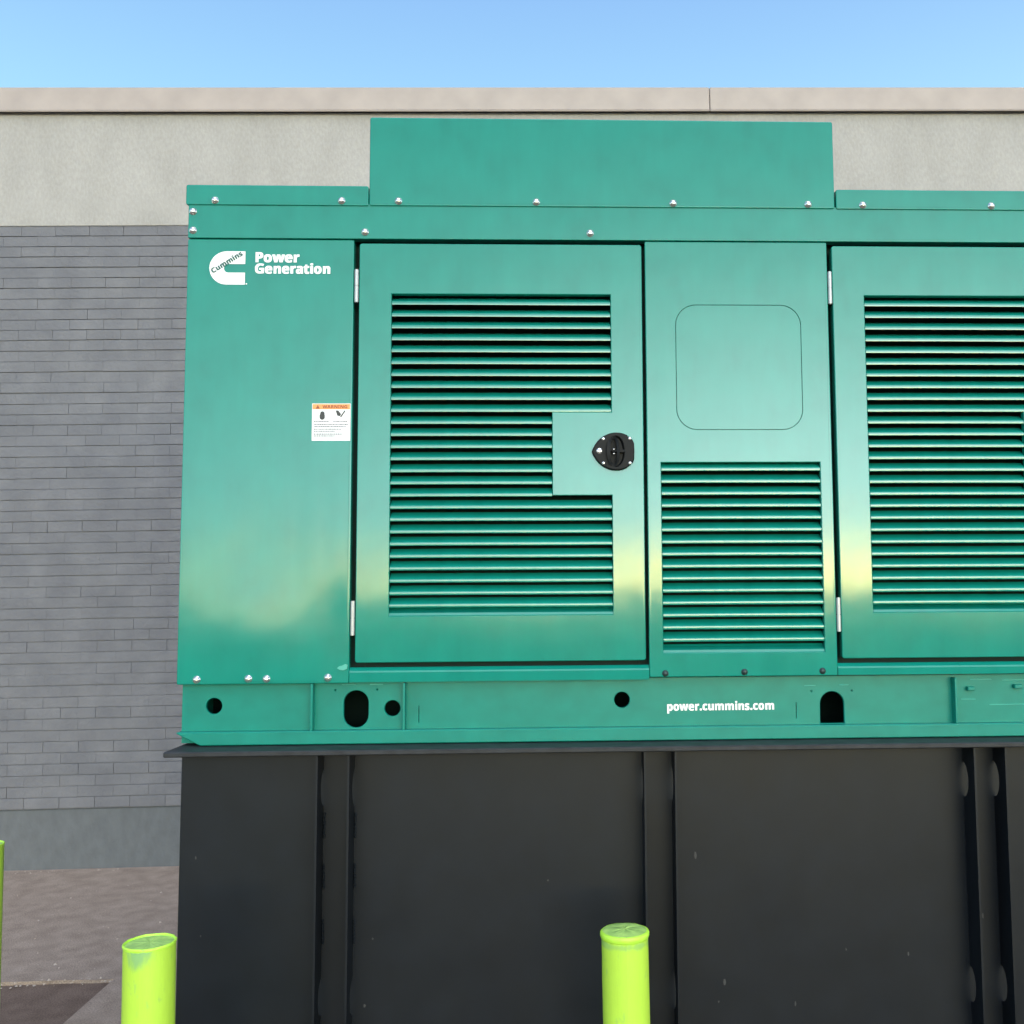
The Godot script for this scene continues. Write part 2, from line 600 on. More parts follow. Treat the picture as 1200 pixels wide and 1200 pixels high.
	for k in 2:
		var im := Image.create(512, 512, false, Image.FORMAT_RGB8)
		var n := FastNoiseLite.new()
		n.seed = 91 + k
		n.frequency = 0.022
		n.fractal_octaves = 5
		for y in 512:
			for x in 512:
				var h := 1.0 - y / 511.0                      # 1 at the top of the pipe
				var u := fposmod(x / 511.0 + 0.5, 1.0) - 0.5       # 0 faces front
				var v := n.get_noise_2d(x, y)
				var c := Color(0.69, 0.845, 0.27)
				c = c * (1.0 - 0.05 * absf(n.get_noise_2d(x * 6.0, y * 1.0)))
				var worn := 0.0
				if k == 0:
					worn = 1.0 - smoothstep(0.5, 1.1, Vector2((u + 0.015) / 0.10, (h - 1.0) / 0.055).length() + v * 0.45)
				worn = maxf(worn, smoothstep(0.42, 0.62, v) * 0.35)
				if k == 1: worn = maxf(worn, (1.0 - smoothstep(0.0, 0.012, absf(h - 0.985) + v * 0.012)) * 0.6)
				im.set_pixel(x, y, c.lerp(Color(0.52, 0.70, 0.42), clampf(worn, 0, 1)))
		var lm := mat(Color.WHITE, 0.42, 0.0, 0.5)
		lm.albedo_texture = ImageTexture.create_from_image(im)
		lm.normal_enabled = true
		lm.normal_texture = bump_tex(0.03, 93, 1.5, 256)
		lm.normal_scale = 0.2
		M.lime.append(lm)
	var capm := mat(lin(0.52, 0.76, 0.17), 0.6)
	capm.albedo_texture = noise_tex(0.03, Color(0.72, 0.78, 0.80), Color(1, 1, 1), 95, 256, 6)
	capm.uv1_triplanar = true
	capm.uv1_scale = Vector3(4, 4, 4)
	M.lime_cap = capm
	M.lime_rim = mat(Color(0.70, 0.90, 0.27), 0.42)

# ------------------------------------------------------------------ sky
func make_sky() -> Sky:
	# clear dusk: blue overhead, pale low down, and the yellow afterglow over the horizon behind the photographer
	var w := 1024
	var h := 512
	var im := Image.create(w, h, false, Image.FORMAT_RGBF)
	var sun_az := deg_to_rad(14.0)             # measured from +z towards +x
	for y in h:
		var el := (0.5 - (y + 0.5) / h) * 180.0
		for x in w:
			var a := (float(x) + 0.5) / w * TAU          # panorama: u = 0 looks to -z, u = 0.25 to +x
			var dz := -cos(a)
			var dx := sin(a)
			var off := absf(wrapf(atan2(dx, dz) - sun_az, -PI, PI))
			var e := maxf(el, 0.0)
			var blue := Vector3(0.205, 0.385, 0.83).lerp(Vector3(0.53, 1.01, 1.13), exp(-pow(e / 28.0, 3.2)))
			var band := exp(-pow(off / 1.45, 2.0))
			var core := exp(-pow(off / 0.38, 2.0))
			var cosg := cos(deg_to_rad(e)) * cos(off)
			var low := exp(-pow(e / 2.6, 2.0))
			var c := blue
			c += Vector3(0.14, 0.17, 0.22) * exp(-pow(acos(clampf(cosg, -1, 1)) / 1.1, 2.0))
			c += Vector3(0.55, 0.18, 0.22) * (exp(-pow((e - 20.0) / 11.0, 2.0)) * band)     # the purple light of dusk above the glow
			c += Vector3(2.7, 3.1, 3.45 * (1.0 - 0.5 * low)) * (exp(-pow(e / 12.0, 2.0)) * band)
			c += Vector3(7.8, 8.5, 8.1 * (1.0 - 0.6 * low)) * (exp(-pow((e - 3.0) / 12.5, 2.0)) * core)
			c += Vector3(25.0, 14.0, 1.2) * (exp(-pow(e / 2.3, 2.0)) * (0.10 * band + 0.90 * core))
			im.set_pixel(x, y, Color(c.x, c.y, c.z))
	var m := PanoramaSkyMaterial.new()
	m.panorama = ImageTexture.create_from_image(im)
	var s := Sky.new()
	s.sky_material = m
	return s

# ------------------------------------------------------------------ the place
func _ready() -> void:
	rng.seed = 20
	warp.seed = 4
	warp.frequency = 0.02
	warp.fractal_octaves = 2
	var cam := Camera3D.new()
	cam.name = "camera"
	add_child(cam)
	cam.transform = Transform3D(Basis(Vector3(0.99922247, -0.01819566, 0.03497668), Vector3(0.01527242, 0.99650713, 0.08209928), Vector3(-0.03634836, -0.08150127, 0.99601021)), Vector3(0, EYE, 0))
	cam.projection = Camera3D.PROJECTION_FRUSTUM
	cam.near = 0.05
	cam.far = 6000.0
	cam.size = 2.0 * cam.near * 600.0 / 1190.0
	cam.frustum_offset = Vector2(cam.near * (600.0 - 686.7) / 1190.0, 0)
	cam.current = true
	var env := Environment.new()
	env.background_mode = Environment.BG_SKY
	env.sky = make_sky()
	env.tonemap_mode = Environment.TONE_MAPPER_LINEAR
	env.tonemap_exposure = 1.07
	env.sdfgi_enabled = true
	env.ssao_enabled = true
	env.ssil_enabled = true
	var we := WorldEnvironment.new()
	we.name = "world_environment"
	we.environment = env
	add_child(we)
	var sun := DirectionalLight3D.new()
	sun.name = "sun"
	sun.light_energy = 0.5
	sun.light_color = Color(1.0, 0.98, 0.95)
	sun.light_angular_distance = 60.0
	sun.shadow_enabled = true
	add_child(sun)
	sun.look_at_from_position(Vector3(2, 15, 8), Vector3.ZERO)

	make_materials()
	make_ground()
	make_wall()
	make_tank()
	make_generator()
	make_bollards()

func make_ground() -> void:
	var st := mb()
	quad(st, Vector3(-2500, 0, -2500), Vector3(2500, 0, -2500), Vector3(2500, 0, 2500), Vector3(-2500, 0, 2500), Vector3.UP)
	tag(part("ground", flat_done(st), M.asphalt, self), "dark worn asphalt in front of the concrete apron", "", "", "structure")
	# the apron along the wall, with a ragged front edge
	st = mb()
	var n := 220
	var edge: Array = []
	var nz := FastNoiseLite.new()
	nz.seed = 7
	nz.frequency = 1.0
	for k in n + 1:
		var x := lerpf(-9.0, 9.0, float(k) / n)
		edge.append(Vector3(x, 0.014, -4.553 + nz.get_noise_2d(x * 6.0, 0) * 0.010 + nz.get_noise_2d(x * 30.0, 9) * 0.006))
	for k in n:
		var a: Vector3 = edge[k]
		var b: Vector3 = edge[k + 1]
		quad(st, a, b, Vector3(b.x, 0.014, WALL_Z - 0.2), Vector3(a.x, 0.014, WALL_Z - 0.2), Vector3.UP)
		quad(st, a, b, Vector3(b.x, -0.05, b.z + 0.006), Vector3(a.x, -0.05, a.z + 0.006), Vector3.BACK)
	tag(part("pavement", flat_done(st), M.apron, self), "brownish concrete apron along the foot of the wall", "", "", "structure")
	# crumbs of concrete along the joint
	var bits := mb()
	for k in 150:
		var x := rng.randf_range(-3.4, -1.75) if k < 110 else rng.randf_range(2.5, 5.0)
		var r := rng.randf_range(0.0025, 0.008) * (1.4 if rng.randf() < 0.12 else 1.0)
		var c := Vector3(x, 0.016 if rng.randf() < 0.5 else 0.004, -4.55 + rng.randf_range(-0.02, 0.05))
		var q: Array = []
		for d in [Vector3(1, 0, 0), Vector3(0, 0, 1), Vector3(-1, 0, 0), Vector3(0, 0, -1), Vector3(0, 0.9, 0)]:
			q.append(c + d * r * rng.randf_range(0.6, 1.3))
		for j in 4: tri(bits, q[j], q[(j + 1) % 4], q[4], (q[j] + q[(j + 1) % 4]) / 2 - c + Vector3(0, 0.2 * r, 0))
	for k in 220:
		var foot := k < 110
		var r := rng.randf_range(0.002, 0.006) * (1.6 if rng.randf() < 0.06 else 1.0)
		var c := Vector3(rng.randf_range(-4.2, -1.6), 0.0142, (WALL_Z + 0.012 + absf(rng.randfn(0.0, 0.03))) if foot else rng.randf_range(-6.35, -4.6))
		var q: Array = []
		for d in [Vector3(1, 0, 0), Vector3(0, 0, 1), Vector3(-1, 0, 0), Vector3(0, 0, -1), Vector3(0, 0.8, 0)]:
			q.append(c + d * r * rng.randf_range(0.6, 1.3))
		for j in 4: tri(bits, q[j], q[(j + 1) % 4], q[4], (q[j] + q[(j + 1) % 4]) / 2 - c + Vector3(0, 0.2 * r, 0))
	tag(part("gravel", flat_done(bits), M.chip, self), "pale crumbs of concrete along the joint at the apron's edge", "gravel", "", "stuff")
	# the pad under the tank, out of true with the wall as the machine is
	var pad := part("concrete_pad", boxmesh(Vector3(-1.86, -0.20, -4.50), Vector3(3.0, 0.0, -2.78), 0.012), M.apron, self)
	pad.transform = Transform3D(gen_basis, Vector3(0, 0.022, 0))
	tag(pad, "", "", "", "structure")

# a painted brick: ends that nearly meet their neighbours, a softened upper arris, an undercut lower one
func brick_mesh(hw: float, course: float, gap: float, end_ch: float, top_ch: float) -> ArrayMesh:
	var st := mb()
	var t := course / 2 - 0.0002
	var u := -course / 2 + gap
	var prof := [Vector2(-0.03, t), Vector2(-top_ch, t), Vector2(-top_ch * 0.3, t - top_ch * 0.35), Vector2(0.0, t - top_ch), Vector2(0.0, u + 0.0012), Vector2(-0.0012, u), Vector2(-0.03, u)]
	for k in prof.size() - 1:
		var a: Vector2 = prof[k]
		var b: Vector2 = prof[k + 1]
		var e := b - a
		var ea := end_ch if a.x > -0.001 else 0.0
		var eb := end_ch if b.x > -0.001 else 0.0
		quad(st, Vector3(-hw + ea, a.y, a.x), Vector3(hw - ea, a.y, a.x), Vector3(hw - eb, b.y, b.x), Vector3(-hw + eb, b.y, b.x), Vector3(0, e.x, -e.y))
	for s in [-1.0, 1.0]:
		quad(st, Vector3(s * (hw - end_ch), t - top_ch, 0.0), Vector3(s * (hw - end_ch), u + 0.0012, 0.0), Vector3(s * hw, u + 0.0012, -end_ch), Vector3(s * hw, t - top_ch, -end_ch), Vector3(s, 0, 1))
		quad(st, Vector3(s * hw, t, -0.03), Vector3(s * hw, u, -0.03), Vector3(s * hw, u, -end_ch), Vector3(s * hw, t, -end_ch), Vector3(s, 0, 0))
	return flat_done(st)

func make_wall() -> void:
	var wz := WALL_Z
	var b := thing("commercial_building", "single storey building with grey painted brick, beige stucco band and metal parapet cap", "building", Vector3(0, 0, wz))
	var back := part("wall_core", boxmesh(Vector3(-9, -0.1, -6.0), Vector3(9, 4.85, -0.30), 0.0), M.stucco, b)
	back.name = "building_shell"
	part("groove_shade", boxmesh(Vector3(-9, 4.7525, -0.299), Vector3(9, 4.888, -0.030), 0.0), M.inside_shade, b)  # near-black box that paints the shadow line under the coping drip
	part("foundation", boxmesh(Vector3(-9, -0.1, -0.299), Vector3(9, 0.372, -0.010), 0.006), M.foundation, b)
	part("stucco_band", boxmesh(Vector3(-9, 4.008, -0.299), Vector3(9, 4.752, 0.006), 0.003), M.stucco, b)
	# bricks: courses of 67.4 mm laid in running bond, the paint bridging most of the head joints
	var course := (4.006 - 0.372) / 54.0
	var bed := part("brick_wall", boxmesh(Vector3(-9, 0.3735, -0.299), Vector3(9, 4.0065, -0.0075), 0.0), M.brick[1], b)
	var kinds: Array = []
	for k in 12:
		var hw := [0.10578, 0.10585, 0.1054, 0.10582, 0.1050, 0.1058][k % 6] as float
		var gap := [0.0030, 0.0038, 0.0034, 0.0022, 0.0044, 0.0032][(k * 5 + k / 6 * 2) % 6] as float
		kinds.append(brick_mesh(hw, course, gap, 0.0006 if hw > 0.1055 else 0.0014, 0.0032 if k % 3 else 0.0018))
	var rest := mb()
	var count := 0
	for r in 54:
		var y := 0.3735 + course * (r + 0.5)
		var shift := 0.0 if r % 2 else 0.106
		shift += rng.randf_range(-0.006, 0.006)
		var row_kind := rng.randi_range(0, 11)
		var sag := rng.randf_range(0.0, TAU)
		for i in range(-40, 41):
			var x := i * 0.212 + shift - 0.035
			var pos := Vector3(x, y + sin(x * 0.9 + sag) * 0.0015 + rng.randf_range(-0.0006, 0.0006), rng.randf_range(-0.0006, 0.0012))
			var kind := row_kind if rng.randf() < 0.55 else rng.randi_range(0, 11)
			var tone := rng.randi_range(0, 4)
			if x > -3.60 and x < -2.19 and count < 300:
				var o := part("brick", kinds[kind], M.brick[tone], bed, pos)
				o.rotation.z = rng.randf_range(-0.003, 0.003)
				count += 1
			elif absf(x) < 8.9:
				rest.append_from(kinds[kind], 0, Transform3D(Basis(), pos))
	var more := part("brick_courses", rest.commit(), M.brick[0], b)
	more.set_meta("kind", "stuff")
	# sheet metal coping in lengths, with lapped joints
	var xs := [-9.0, -4.9, 1.09, 7.0, 9.0]
	for k in 4:
		var st := mb()
		box(st, Vector3(xs[k] + 0.0015, 4.890, -0.05), Vector3(xs[k + 1] - 0.0015, 4.905, 0.0295), 0.002)
		box(st, Vector3(xs[k] + 0.0015, 4.750, 0.030), Vector3(xs[k + 1] - 0.0015, 4.906, 0.042), 0.005)
		box(st, Vector3(xs[k] + 0.0015, 4.741, 0.036), Vector3(xs[k + 1] - 0.0015, 4.7495, 0.049), 0.003)
		part("coping", flat_done(st), M.coping, b)
	part("roof", boxmesh(Vector3(-9, 4.851, -6.0), Vector3(9, 4.88, -0.051), 0.0), M.coping, b)

# ------------------------------------------------------------------ tank
func make_tank() -> void:
	# local origin: on the ground under the middle of the tank; skin coordinates are shifted by (mu, EYE, GZ)
	var mu := 0.57
	var mid := Vector3(0, EYE, 0) + gen_basis * Vector3(mu, -EYE + 0.022, -GZ)
	var t := thing("fuel_tank", "large matte black steel base tank with paired upright stiffeners under the green generator", "fuel tank", mid, gen_basis)
	var o := Vector3(-mu, EYE - 0.022, 0)            # skin coordinates to tank coordinates
	var zb := -1.30
	part("tank_body", boxmesh(o + Vector3(-1.037, -EYE + 0.0235, zb), o + Vector3(2.172, -0.4345, 0.010), 0.004), M.tank, t)
	var nicks := mb()
	for k in 14:
		var c := o + Vector3(rng.randf_range(-1.0, 1.5), rng.randf_range(-1.2, -0.5), 0.0101)
		if k < 8: c.y = o.y + rng.randf_range(-1.2, -0.95)
		var w := rng.randf_range(0.0012, 0.004)
		var h := w * rng.randf_range(0.8, 3.0)
		var pts := PackedVector2Array()
		for j in 6: pts.append(Vector2(cos(TAU * j / 6) * w, sin(TAU * j / 6) * h) * rng.randf_range(0.6, 1.2))
		prism(nicks, Geometry2D.convex_hull(pts).slice(0, -1), 0.0, 0.0004, 0.0, c)
	part("paint_chips", flat_done(nicks), M.tank_chip, t).set_meta("kind", "stuff")
	part("top_plate", boxmesh(o + Vector3(-1.055, -0.434, zb - 0.06), o + Vector3(2.195, -0.4195, 0.103), 0.003), M.tank_edge, t)
	for u in [-0.642, -0.5555, 0.2625, 0.348, 1.1915, 1.2805, 2.100]:
		# flat bar standing off the wall, half-moon cut-outs on the wall side
		var outl := PackedVector2Array()             # (z, v)
		var top := -0.4345
		var foot := -EYE + 0.024
		outl.append(Vector2(0.0905, top))
		outl.append(Vector2(0.0105, top))
		for c in [-0.535, -1.105]:
			for k in 13:
				var a := PI / 2 - PI * k / 12.0
				outl.append(Vector2(0.0105 + cos(a) * 0.036, c + sin(a) * 0.050))
		outl.append(Vector2(0.0105, foot))
		outl.append(Vector2(0.0905, foot))
		var st := mb()
		prism(st, outl, -0.003, 0.003, 0.0)
		# close the second face too
		var idx := Geometry2D.triangulate_polygon(outl)
		for k in range(0, idx.size(), 3):
			tri(st, Vector3(outl[idx[k]].x, outl[idx[k]].y, -0.003), Vector3(outl[idx[k + 1]].x, outl[idx[k + 1]].y, -0.003), Vector3(outl[idx[k + 2]].x, outl[idx[k + 2]].y, -0.003), Vector3.FORWARD)
		var m := part("stiffener", flat_done(st), M.tank, t)
		# the outline's x becomes depth: rotate about y
		m.transform = Transform3D(Basis(Vector3(0, 0, 1), Vector3(0, 1, 0), Vector3(-1, 0, 0)), o + Vector3(u, 0, 0))
		# stitch welds along the foot of the bar
		for c in [-0.64, -0.78, -0.93, -1.24, -1.38]:
			var wd := mb()
			for k in 7:
				var y0: float = c - 0.035 + k * 0.010 + rng.randf_range(-0.001, 0.001)
				box(wd, o + Vector3(u + 0.0031, y0, 0.0105), o + Vector3(u + 0.010 + rng.randf_range(-0.001, 0.001), y0 + 0.0105, 0.0165 + rng.randf_range(-0.001, 0.001)), 0.003)
			part("weld", flat_done(wd), M.tank, t)

# ------------------------------------------------------------------ generator
func bolt_mesh() -> ArrayMesh:
	return lathe([Vector2(0.0125, 0.0), Vector2(0.0122, 0.0022), Vector2(0.0100, 0.0032), Vector2(0.0090, 0.0060), Vector2(0.0068, 0.0084), Vector2(0.0034, 0.0096), Vector2(0.0, 0.0099)], 20)

func bolts(at: Array, m: Material, parent: Node, z: float, sc := 1.0) -> void:
	for p in at:
		var o := part("bolt", bolt_m, m, parent, Vector3(p[0], p[1], z))
		o.basis = Basis(Vector3.RIGHT, PI / 2 + rng.randf_range(-0.06, 0.06)) * Basis.from_scale(Vector3(sc, sc, sc))

var bolt_m: ArrayMesh

func louvres(parent: Node, x0: float, x1: float, first: float, count: int, sill: float, short_from := -1, short_to := -1, short_x := 0.0) -> void:
	var full := slat_mesh(x1 - x0 - 0.006)
	var cut: ArrayMesh = slat_mesh(short_x - x0 - 0.006) if short_from >= 0 else null
	for k in count:
		var s := short_from >= 0 and k >= short_from and k <= short_to
		part("slat", cut if s else full, M.slat, parent, Vector3(x0 + 0.003, first - 0.0356 * k, -0.0015 + rng.randf_range(-0.0004, 0.0004)))
	part("slat", slat_mesh(x1 - x0 - 0.003, false), M.slat, parent, Vector3(x0 + 0.0015, sill, -0.001))

func make_door(g: Node3D) -> MeshInstance3D:
	var x0 := -0.5585
	var x1 := 0.277
	var y0 := -0.189
	var y1 := 1.0415
	var st := SurfaceTool.new()
	st.begin(Mesh.PRIMITIVE_TRIANGLES)
	rim(st, x0, x1, y0, y1, 0.008, 0.003, 0.028)
	var m := 0.008
	var ox0 := -0.465
	var ox1 := 0.185
	var oy0 := -0.0585
	var oy1 := 0.891
	var nx := 0.0105
	var ny0 := 0.2925
	var ny1 := 0.5345
	sheet(st, x0 + m, ox0, y0 + m, y1 - m)
	sheet(st, ox1, x1 - m, y0 + m, y1 - m)
	sheet(st, ox0, ox1, oy1, y1 - m)
	sheet(st, ox0, ox1, y0 + m, oy0)
	sheet(st, nx, ox1, ny0, ny1)
	opening_edge(st, [Vector2(ox0, oy0), Vector2(ox1, oy0), Vector2(ox1, ny0), Vector2(nx, ny0), Vector2(nx, ny1), Vector2(ox1, ny1), Vector2(ox1, oy1), Vector2(ox0, oy1)])
	var d := part("door", st.commit(), M.paint, g)
	louvres(d, ox0, ox1, 0.857, 26, oy0, 10, 16, nx)
	part("shade_backing", boxmesh(Vector3(ox0 - 0.03, oy0 - 0.03, -0.060), Vector3(ox1 + 0.03, oy1 + 0.03, -0.052), 0.0), M.inside_shade, d)  # added near-black sheet, interior shade painted behind the slats
	for y in [0.9135, -0.0605]:
		var h := mb()
		prism(h, circle_pts(Vector2.ZERO, 0.0062, 14), -0.0495, -0.002, 0.0)
		prism(h, circle_pts(Vector2.ZERO, 0.0062, 14), 0.0, 0.0475, 0.0)
		prism(h, circle_pts(Vector2.ZERO, 0.0048, 10), -0.0505, 0.0485, 0.0)
		var hm := part("hinge", flat_done(h), M.hinge, d)
		hm.transform = Transform3D(Basis(Vector3.RIGHT, -PI / 2), Vector3(x0 - 0.0075, y, -0.001))
	return d

func make_latch(g: Node3D) -> MeshInstance3D:
	# a black paddle latch: rounded plate pointed to the left, an upright bow handle, four screws and a lock
	var c := Vector2(0.192, 0.4185)
	var o := PackedVector2Array()
	var right := 0.056
	# anticlockwise from lower right
	o.append(c + Vector2(right - 0.004, -0.034))
	o.append(c + Vector2(right, -0.026))
	o.append(c + Vector2(right + 0.001, 0.0))
	o.append(c + Vector2(right, 0.026))
	o.append(c + Vector2(right - 0.004, 0.034))
	for k in 13:
		var t := k / 12.0
		var ang := lerpf(deg_to_rad(62), deg_to_rad(151), t)
		o.append(c + Vector2(0.004, -0.010) + Vector2(cos(ang) * 0.066, sin(ang) * 0.066).lerp(Vector2(cos(ang) * 0.070, sin(ang) * 0.066), t))
	o.append(c + Vector2(-0.0655, 0.008))
	o.append(c + Vector2(-0.068, 0.0))
	o.append(c + Vector2(-0.0655, -0.008))
	for k in 13:
		var t := k / 12.0
		var ang := lerpf(deg_to_rad(209), deg_to_rad(298), t)
		o.append(c + Vector2(0.004, 0.010) + Vector2(cos(ang) * 0.070, sin(ang) * 0.066).lerp(Vector2(cos(ang) * 0.066, sin(ang) * 0.066), t))
	var hull := Geometry2D.convex_hull(o)
	hull.remove_at(hull.size() - 1)
	# plate with an oval well sunk in it
	var st := mb()
	var wc := c + Vector2(0.003, 0.0)
	var n := 44
	for k in n:
		var row: Array = []
		for q in [k, k + 1]:
			var d := Vector2.from_angle(TAU * q / n)
			var hit := wc + d * 0.06
			for j in hull.size():
				var x = Geometry2D.segment_intersects_segment(wc, wc + d * 0.2, hull[j], hull[(j + 1) % hull.size()])
				if x != null:
					hit = x
					break
			var inner := wc + d * Vector2(0.026, 0.047)
			row.append([hit, hit - (hit - wc).normalized() * 0.0035, inner, inner - d * 0.002, inner - d * 0.006, d])
		var A = row[0]
		var B = row[1]
		var zs := [0.0075, 0.0105, 0.0105, 0.009, 0.0012]
		var dm := Vector3(A[5].x, A[5].y, 0)
		for j in 4:
			var nn := (dm + Vector3.BACK if j == 0 else (Vector3.BACK if j == 1 else Vector3.BACK - dm))
			quad(st, Vector3(A[j].x, A[j].y, zs[j]), Vector3(B[j].x, B[j].y, zs[j]), Vector3(B[j + 1].x, B[j + 1].y, zs[j + 1]), Vector3(A[j + 1].x, A[j + 1].y, zs[j + 1]), nn)
		quad(st, Vector3(A[0].x, A[0].y, 0.0), Vector3(B[0].x, B[0].y, 0.0), Vector3(B[0].x, B[0].y, zs[0]), Vector3(A[0].x, A[0].y, zs[0]), dm)
		tri(st, Vector3(A[4].x, A[4].y, 0.0012), Vector3(B[4].x, B[4].y, 0.0012), Vector3(wc.x, wc.y, 0.0012), Vector3.BACK)
	var l := part("latch", flat_done(st), M.plastic, g)
	var hs := mb()
	var hc := c + Vector2(-0.004, 0.0)
	var N := 20
	for k in N:                                   # bow: a pointed oval ring that stands off the plate
		var pts: Array = []
		for q in [k, k + 1]:
			var a: float = TAU * q / N
			var ro := Vector2(cos(a) * (0.021 if cos(a) < 0 else 0.017), sin(a) * 0.046)
			var ri := ro * Vector2(0.52, 0.78)
			var lift: float = 0.010 + 0.013 * (1.0 - pow(absf(sin(a)), 3.0))
			pts.append([hc + ro, hc + ri, lift])
		var A = pts[0]
		var B = pts[1]
		var v := func(p: Vector2, z: float) -> Vector3: return Vector3(p.x, p.y, z)
		quad(hs, v.call(A[0], A[2]), v.call(B[0], B[2]), v.call(B[1], B[2] - 0.003), v.call(A[1], A[2] - 0.003), Vector3.BACK)
		var outw: Vector2 = (A[0] + B[0]) / 2 - hc
		quad(hs, v.call(A[0], 0.002), v.call(B[0], 0.002), v.call(B[0], B[2]), v.call(A[0], A[2]), Vector3(outw.x, outw.y, 0))
		quad(hs, v.call(A[1], 0.002), v.call(B[1], 0.002), v.call(B[1], B[2] - 0.003), v.call(A[1], A[2] - 0.003), Vector3(-outw.x, -outw.y, 0))
	part("handle", flat_done(hs), M.plastic, l)
	var pb := mb()
	box(pb, Vector3(c.x + 0.008, c.y - 0.005, 0.002), Vector3(c.x + 0.030, c.y + 0.005, 0.0125), 0.003)
	box(pb, Vector3(c.x - 0.012, c.y - 0.004, 0.002), Vector3(c.x + 0.010, c.y + 0.004, 0.016), 0.003)
	part("paddle", flat_done(pb), M.plastic, l)
	var screw := lathe([Vector2(0.0052, 0.0), Vector2(0.0048, 0.0018), Vector2(0.003, 0.003), Vector2(0.0, 0.0034)], 14)
	for p in [[0.158, 0.455], [0.2355, 0.456], [0.158, 0.3835], [0.2355, 0.3835]]:
		part("screw", screw, M.zinc, l, Vector3(p[0], p[1], 0.0100)).basis = Basis(Vector3.RIGHT, PI / 2)
	var lk := part("lock", screw, M.zinc, l, Vector3(0.146, 0.4195, 0.0100))
	lk.basis = Basis(Vector3.RIGHT, PI / 2) * Basis.from_scale(Vector3(1.75, 1.2, 1.75))
	for y in [0.4235, 0.4105]:
		var pin := part("pin", screw, M.zinc, l, Vector3(c.x - 0.004, y, 0.0155))
		pin.basis = Basis(Vector3.RIGHT, PI / 2) * Basis.from_scale(Vector3(0.65, 0.8, 0.45))
	return l

